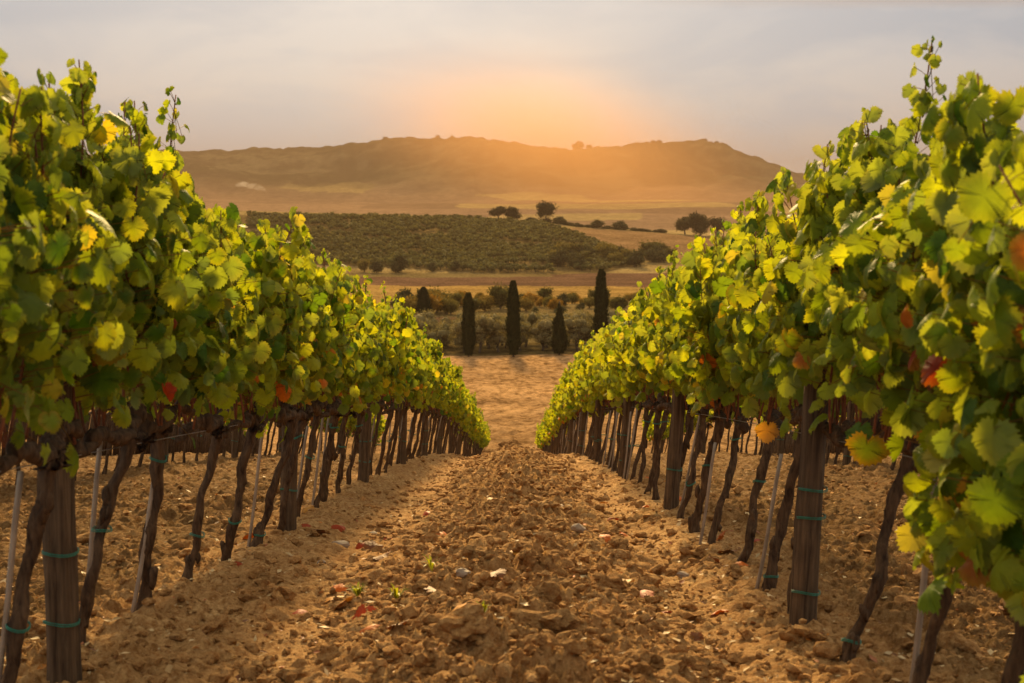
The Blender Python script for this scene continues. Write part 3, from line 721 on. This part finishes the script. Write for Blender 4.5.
def round_tree(rng, H, W, col, leaf, n, trunk_h=.25, clumps=9, trunk_r=.04):
    cr = MB()
    for i in range(clumps):
        a = rng.random() * 6.28; q = rng.random() ** .6; z = H * (trunk_h + (1 - trunk_h) * (.22 + .6 * rng.random()))
        rr_ = W * .5 * math.sqrt(max(.1, 1 - ((z / H - .6) / .5) ** 2))
        c = (math.cos(a) * q * rr_ * .62, math.sin(a) * q * rr_ * .62, z); s = W * (.2 + .13 * rng.random())
        tint = np.array(col) * (.75 + .5 * rng.random())
        cloud_leaves(cr, rng, c, (s, s, s * .85), n // clumps, leaf, tint)
        V = lump(rng, ICO1, s * .62, s * .62, s * .5) + np.array(c); cr.add(V, ICO1[1], None, tint * .8)
    tb = MB(); k = 6; t = np.linspace(0, 1, k); lean = rng.normal(0, .06, 2) * H
    tube(tb, np.stack([lean[0] * t, lean[1] * t, -.3 + t * H * .62], -1), W * trunk_r * (1.3 - .8 * t), 7, .12, rng)
    for i in range(4):
        a = rng.random() * 6.28; z0 = H * (trunk_h * .8 + .15 * rng.random())
        tube(tb, [(lean[0] * .4, lean[1] * .4, z0), (math.cos(a) * W * .16, math.sin(a) * W * .16, z0 + H * .18), (math.cos(a) * W * .28, math.sin(a) * W * .28, z0 + H * .36)], [W * trunk_r * .6, W * trunk_r * .4, W * .008], 5)
    return cr.mesh('crown'), tb.mesh('trunk')
def plant(name, pair, loc, s, rz, label, cat, group=None):
    root = empty(name, loc); tag(root, label, cat, group)
    for nm, me, mt in (('crown', pair[0], M_TREE), ('trunk', pair[1], M_TBARK)):
        o = obj(nm, me, mt, root)
        o.scale = (s[0], s[0], s[1]); o.rotation_euler.z = rz
    return root
tr = np.random.default_rng(31)
# cypresses
def cypress(rng, H, W, ragged=0.0):
    cr = MB(); H = float(H); n = 9000; col = np.array([.032, .036, .014])
    t = rng.random(n) ** .85; z = H * (.03 + .97 * t)
    prof = (1 - ragged * .55 * t) * (.55 + .45 * sstep(0, .25, t)) * np.sqrt(np.clip(1 - np.clip((t - .3) / .72, 0, 1) ** 2.4, 0, 1)); th = rng.random(n) * 6.28
    wob = 1 + (.24 + ragged * .25) * (vnoise(th * 2.2, z / 1.1, 3) - .5) * 2
    r = W / 2 * prof * wob * (.70 + .30 * rng.random(n) + .22 * (rng.random(n) < .12))
    P = np.stack([np.cos(th) * r, np.sin(th) * r, z], -1)
    a = np.stack([np.cos(th) * .25, np.sin(th) * .25, np.ones(n)], -1) + rng.normal(0, .2, (n, 3)); a /= np.linalg.norm(a, axis=1)[:, None]
    b = np.cross(a, np.stack([np.cos(th), np.sin(th), 0 * th], -1) + rng.normal(0, .4, (n, 3))); b /= np.linalg.norm(b, axis=1)[:, None] + 1e-9
    s = (.17 + .2 * rng.random((n, 1)))
    V = np.stack([P - a * s, P + b * s * .35, P + a * s * 1.3, P - b * s * .35], 1).reshape(-1, 3); F = np.arange(4 * n).reshape(n, 4)
    cr.add(V, None, F, np.repeat(col * (.7 + .7 * rng.random((n, 1))), 4, 0))
    tt = np.linspace(0, 1, 16); pr = (1 - ragged * .55 * tt) * (.55 + .45 * sstep(0, .25, tt)) * np.sqrt(np.clip(1 - np.clip((tt - .3) / .72, 0, 1) ** 2.4, 0, 1))
    tube(cr, np.stack([0 * tt, 0 * tt, H * (.04 + .93 * tt)], -1), np.maximum(W / 2 * pr * .74, .03), 12, .1, rng, col * .9)
    tb = MB(); tube(tb, [(0, 0, -.4), (0, 0, H * .15), (0.05, 0, H * .6)], [.2, .16, .06], 8)
    return cr.mesh('crown'), tb.mesh('trunk')
# (px of stem, py base, depth, height px, width px, ragged, label)
CY = [(466, 272.5, 63, 13, .1, 'slim dark cypress, leftmost of the four against the olive trees'), (511, 271, 75, 13.5, .1, 'tall dark cypress standing second from the left at the field edge'),
      (557, 273, 46, 16, 1.0, 'short ragged cypress with a thin bare tip, third from the left'), (599, 278, 82, 14, .1, 'tallest dark cypress, rightmost of the four beside the right vine row')]
for (px, y, hp, wp, rag, lab) in CY:
    x = (px - 512) / 1400. * y; z = gz(x, y); H = hp / 1400. * y; W = wp / 1400. * y
    if px == 599: H = H * 1.0
    pair = cypress(tr, H, W, rag); root = plant('cypress_tree', pair, (x, y, z), (1, 1), 0, lab, 'cypress', 'cypress trees at the field edge')
    if rag > .5:
        mb = MB(); tube(mb, [(0, 0, H * .8), (.06, 0, H * 1.17)], [.22, .10], 6); obj('bare_tip', mb.mesh('bare_tip'), M_TBARK, root)
        mb = MB(); cloud_leaves(mb, tr, (-.05, 0, H * 1.04), (.3, .3, .9), 160, .16, (.04, .045, .02)); obj('tip_tuft', mb.mesh('tip_tuft'), M_TREE, root)
x, y, z = ground_at(421, 318, 60, 760); y = 395; x = (421 - 512) / 1400 * y; H = 28 / 1400 * y
plant('cypress_tree', cypress(tr, H, 13 / 1400 * y, .3), (x, y, gz(x, y)), (1, 1), 0, 'dark cypress behind the end of the left row, farther back among shrubs', 'cypress')
# olive trees edging the field
OL = [round_tree(tr, 6.4, 6.4, (.24, .205, .095), .17, 2400, .12, 11, .035) for _ in range(5)]
k = 0
for (y, x0, x1, st) in ((282, -34, 34, 3.9), (291, -42, 36, 4.0), (301, -44, 38, 4.2)):
    x = x0
    while x < x1:
        xx_ = x + tr.normal(0, .5); yy_ = y + tr.normal(0, 1.2)
        row_ = {282: 'front', 291: 'middle', 301: 'back'}[y]
        px_ = 512 + 1400 * xx_ / yy_
        where = 'left of the slim leftmost cypress' if px_ < 466 else 'between the first and second cypresses' if px_ < 511 else 'between the second and third cypresses' if px_ < 557 else 'between the short and the tallest cypress' if px_ < 599 else 'right of the tallest cypress'
        plant('olive_tree', OL[tr.integers(5)], (xx_, yy_, gz(xx_, yy_)), (.9 + .25 * tr.random(), .88 + .3 * tr.random()), tr.random() * 6.28,
              'olive tree, %s line behind field, %s' % (row_, where), 'olive tree', 'olive trees behind the bare field, %s line, %s' % (row_, where))
        x += st; k += 1
# autumn shrubs and small trees behind the olives
SH = [round_tree(tr, 5.0, 6.5, c, .26, 1500, .08, 10, .03) for c in ((.10, .09, .025), (.30, .17, .025), (.16, .13, .03), (.07, .07, .03), (.22, .15, .03))]
SN = ['dark green', 'orange brown', 'olive brown', 'deep green', 'golden yellow']
def shrub_spot(px, y, s, c, lab, grp):
    x = (px - 512) / 1400. * y
    plant('shrub', SH[c], (x, y, gz(x, y) - .2), s, tr.random() * 6.28, lab, 'shrub', grp)
for k in range(50):
    px = 395 + 250 * ((k + tr.random()) / 50.); y = 395 + 85 * tr.random(); c = int(tr.integers(5))
    if px > 560 and y < 430: y += 30
    s = .7 + .9 * tr.random(); hz = 'left' if px < 466 else 'middle' if px < 557 else 'right'
    if px > 530: s *= .75
    s *= .8; shrub_spot(px, y, (s, s * (.9 + .3 * tr.random())), c, '%s shrub in the thicket behind the olive trees, %s part' % (SN[c], hz), '%s shrubs of the thicket, %s part' % (SN[c], hz))
# shrubs at the foot and right end of the grove, and at the ridge
for k in range(34):
    q = (k + .5) / 34; px = 545 + 130 * q + tr.normal(0, 6); y = 790 + 70 * tr.random() + 30 * q; c = int(tr.choice([0, 3, 2, 3]))
    s = 1.2 + 1.3 * tr.random()
    shrub_spot(px, y, (s, s * .9), c, '%s shrub in the scrub at the lower right end of the olive grove' % SN[c], '%s shrubs at the grove foot' % SN[c])
for k, px in enumerate((374, 393, 396, 362, 430, 452)):
    s = 2.2 if k == 2 else 1.0 + .6 * tr.random()
    shrub_spot(px, 775 + 8 * k * .3, (s * .95, s), 3 if k != 3 else 2, ['bushy tree left of the roundest tree below the grove', 'small bush tucked beside the roundest tree', 'roundest dark tree at the grove foot above the left vine row', 'leftmost small bush at the grove foot', 'small bush right of the roundest tree', 'rightmost low bush of the six at the grove foot'][k], 'bushes at the grove foot')
RT_ = [round_tree(tr, 10, 12, (.06, .055, .025), .45, 2200, .08, 14, .03) for _ in range(3)]
RTR = [(496, 1098, 1.35, 1.0, 'round dark tree on the grove ridge, left of the touching pair'), (510, 1099, 1.35, 1.0, 'round dark tree on the grove ridge, right of the touching pair'),
       (543, 1096, 1.45, 1.55, 'tallest lone dark tree standing on the grove ridge'), (682, 1100, 1.5, 1.4, 'left tree of the dark clump on the right end of the ridge'), (697, 1102, 1.7, 1.75, 'large broad tree of the dark clump on the right end of the ridge'), (714, 1104, 1.3, 1.4, 'right tree of the dark ridge clump, beside the right vine row')]
for i, (px, y, sx, sz, lab) in enumerate(RTR):
    x = (px - 512) / 1400. * y; plant('ridge_tree', RT_[i % 3], (x, y, gz(x, y) - .4), (sx, sz), i * 1.7, lab, 'tree')
for k in range(26):
    px = 524 + 140 * (k + tr.random() * .7) / 26; y = 1097; x = (px - 512) / 1400. * y; s = .45 + .45 * tr.random() + (1.0 if k in (6, 13, 17) else 0)
    plant('hedge_bush', SH[3], (x, y, gz(x, y) - .6), (s * (1.9 if s < 1.2 else 1.2), s * .85), tr.random() * 6, 'small dark bush of the hedge line running down the ridge' if s < 1.5 else 'larger dark bush standing up from the ridge hedge line', 'bush', 'low hedge bushes on the ridge' if s < 1.5 else 'larger hedge bushes on the ridge')
# a few tree tops on the mountain skyline
MR = [round_tree(tr, 30, 46, (.06, .05, .03), 2.2, 900, .03, 9, .03) for _ in range(3)]
for i, (px, s, lab) in enumerate([(572, .8, 'left'), (577, .95, 'middle'), (586, .6, 'right')]):
    y = 5490; x = (px - 512) / 1400. * y; plant('mountain_tree', MR[i % 3], (x, y, gz(x, y) - 4), (s, s), i, '%s of three tiny treetops on the mountain skyline right of the glow' % lab, 'tree')
for i, (px, s) in enumerate([(650, .8), (656, .6), (700, .6), (706, .8), (712, .6), (384, .5), (450, .4), (436, .5)]):
    y = 5490; x = (px - 512) / 1400. * y; plant('mountain_tree', MR[i % 3], (x, y, gz(x, y) - 5), (s, s * .7), i, 'tiny distant treetop breaking the mountain skyline', 'tree', 'tiny treetops on the mountain skyline')
# olive grove on the hill
GM = []
for i in range(5):
    m1 = MB(); c = np.array([.13, .125, .045]) * (.8 + .4 * tr.random())
    for q in range(4): cloud_leaves(m1, tr, tr.normal(0, .8, 3) * np.array([1, 1, .35]) + np.array([0, 0, 2.5]), (1.6, 1.6, 1.25), 42, .55, c * (.75 + .5 * tr.random()))
    m1.add(lump(tr, ICO1, 1.6, 1.6, 1.2) + np.array([0, 0, 2.4]), ICO1[1], None, c * .8)
    t1 = MB(); tube(t1, [(0, 0, -.3), (.1, 0, 1.0), (0, .1, 2.4)], [.28, .2, .12], 5); GM.append((m1, t1.mesh('trunk')))
GMm = [g[0].mesh('crown') for g in GM]
pts = []
for r_ in range(60):
    y = 780 + r_ * 7.4
    for c_ in range(110):
        x = -200 + c_ * 4.8 + (r_ % 2) * 2.5
        pts.append((x + tr.normal(0, .45), y + tr.normal(0, .45) + x * .04))
pa = np.array(pts); ok = inside(pa[:, 0], pa[:, 1], P_GROVE) & (fbm(pa[:, 0] / 30, pa[:, 1] / 30, 2, 66) > .30)
pa = pa[ok]; ux = pa[:, 0] / pa[:, 1]; pa = pa[(ux > -.19) & (ux < .12)]
ordr = np.argsort(pa[:, 1] + (np.abs(pa[:, 0] / pa[:, 1] + .02) > .075) * 400); pa = pa[ordr]
hz_ = height(pa[:, 0], pa[:, 1]); big = MB()
for i, (x, y) in enumerate(pa):
    j = int(tr.integers(5)); s = .8 + .4 * tr.random(); a = tr.random() * 6.28
    if i < 200:
        root = empty('grove_olive_tree', (x, y, hz_[i] - .1)); tag(root, 'small olive tree in the lowest lines of the hillside grove', 'olive tree', 'lowest olive trees of the hillside grove')
        for nm, me, mt in (('crown', GMm[j], M_TREE), ('trunk', GM[j][1], M_TBARK)):
            o = obj(nm, me, mt, root); o.scale = (s, s, s); o.rotation_euler.z = a
    else:
        g = GM[j][0]; n0 = big.n; ca, sa = math.cos(a) * s, math.sin(a) * s
        for V, c in zip(g.v, g.c):
            W_ = np.stack([V[:, 0] * ca - V[:, 1] * sa + x, V[:, 0] * sa + V[:, 1] * ca + y, V[:, 2] * s + hz_[i] - .1], -1); big.v.append(W_); big.c.append(c * (.85 + .3 * (i * 7 % 10) / 10))
        for F in g.f3: big.f3.append(F + n0)
        for F in g.f4: big.f4.append(F + n0)
        big.n += g.n
tag(obj('hillside_olive_grove', big.mesh('hillside_olive_grove'), M_TREE), 'dense green brown olive grove covering the hill below the mountain', 'olive grove', kind='stuff')

# ------------------------------------------------------------------ air and smoke
mb = MB()
X0, X1, Y0, Y1, Z0, Z1 = -7200, 7200, -12, 9300, -140, 440
V = [(X0, Y0, Z0), (X1, Y0, Z0), (X1, Y1, Z0), (X0, Y1, Z0), (X0, Y0, Z1), (X1, Y0, Z1), (X1, Y1, Z1), (X0, Y1, Z1)]
mb.add(V, None, [(3, 2, 1, 0), (4, 5, 6, 7), (0, 1, 5, 4), (1, 2, 6, 5), (2, 3, 7, 6), (3, 0, 4, 7)])
hm = bpy.data.materials.new('haze'); hm.use_nodes = True; t = hm.node_tree; t.nodes.clear()
o_ = t.nodes.new('ShaderNodeOutputMaterial'); v_ = t.nodes.new('ShaderNodeVolumePrincipled')
v_.inputs['Color'].default_value = (.26, .185, .13, 1); v_.inputs['Density'].default_value = .00013; v_.inputs['Anisotropy'].default_value = .3
t.links.new(v_.outputs[0], o_.inputs['Volume'])
tag(obj('haze', mb.mesh('haze', False), hm), 'warm evening haze filling the valley air', 'haze', kind='stuff')
# orange mist volume added over the plain to make the glow before the mountain
gm = bpy.data.materials.new('added_glow_mist'); gm.use_nodes = True; t = gm.node_tree; t.nodes.clear()
o_ = t.nodes.new('ShaderNodeOutputMaterial'); v_ = t.nodes.new('ShaderNodeVolumePrincipled')
v_.inputs['Color'].default_value = (1.0, .50, .16, 1); v_.inputs['Anisotropy'].default_value = .3
gr = t.nodes.new('ShaderNodeTexGradient'); gr.gradient_type = 'QUADRATIC_SPHERE'; t.links.new(objco(t), gr.inputs[0])
t.links.new(math_n(t, 'MULTIPLY', gr.outputs[1], 0.0014), v_.inputs['Density'])
t.links.new(v_.outputs[0], o_.inputs['Volume']); mb = MB(); mb.add(ICO3[0] * .999, ICO3[1])
gl = obj('added_glow_mist', mb.mesh('added_glow_mist'), gm, None, (95, 3500, 190)); gl.scale = (680, 900, 250); gl.rotation_euler = (0, .25, 0)
tag(gl, 'orange mist added for the glow before the middle of the mountain', 'mist', kind='stuff')
sm = bpy.data.materials.new('smoke'); sm.use_nodes = True; t = sm.node_tree; t.nodes.clear()
o_ = t.nodes.new('ShaderNodeOutputMaterial'); v_ = t.nodes.new('ShaderNodeVolumePrincipled')
v_.inputs['Color'].default_value = (.95, .93, .9, 1); v_.inputs['Density'].default_value = .007; v_.inputs['Anisotropy'].default_value = .3
t.links.new(v_.outputs[0], o_.inputs['Volume']); mb = MB(); srng = np.random.default_rng(4)
sx, sy, sz = ground_at(262, 192, 1500, 5400)
for (dx, dz, a, c) in ((0, 4, 9, 5), (-14, 9, 16, 8), (-36, 15, 24, 8), (-64, 20, 26, 9)):
    mb.add(lump(srng, ICO3, a, a * .7, c, .4) + np.array([dx, srng.normal(0, 3), dz + 4]), ICO3[1])
tag(obj('smoke_plume', mb.mesh('smoke_plume'), sm, None, (sx, sy, sz)), 'thin white smoke drifting low on the left mountain foot', 'smoke', kind='stuff')
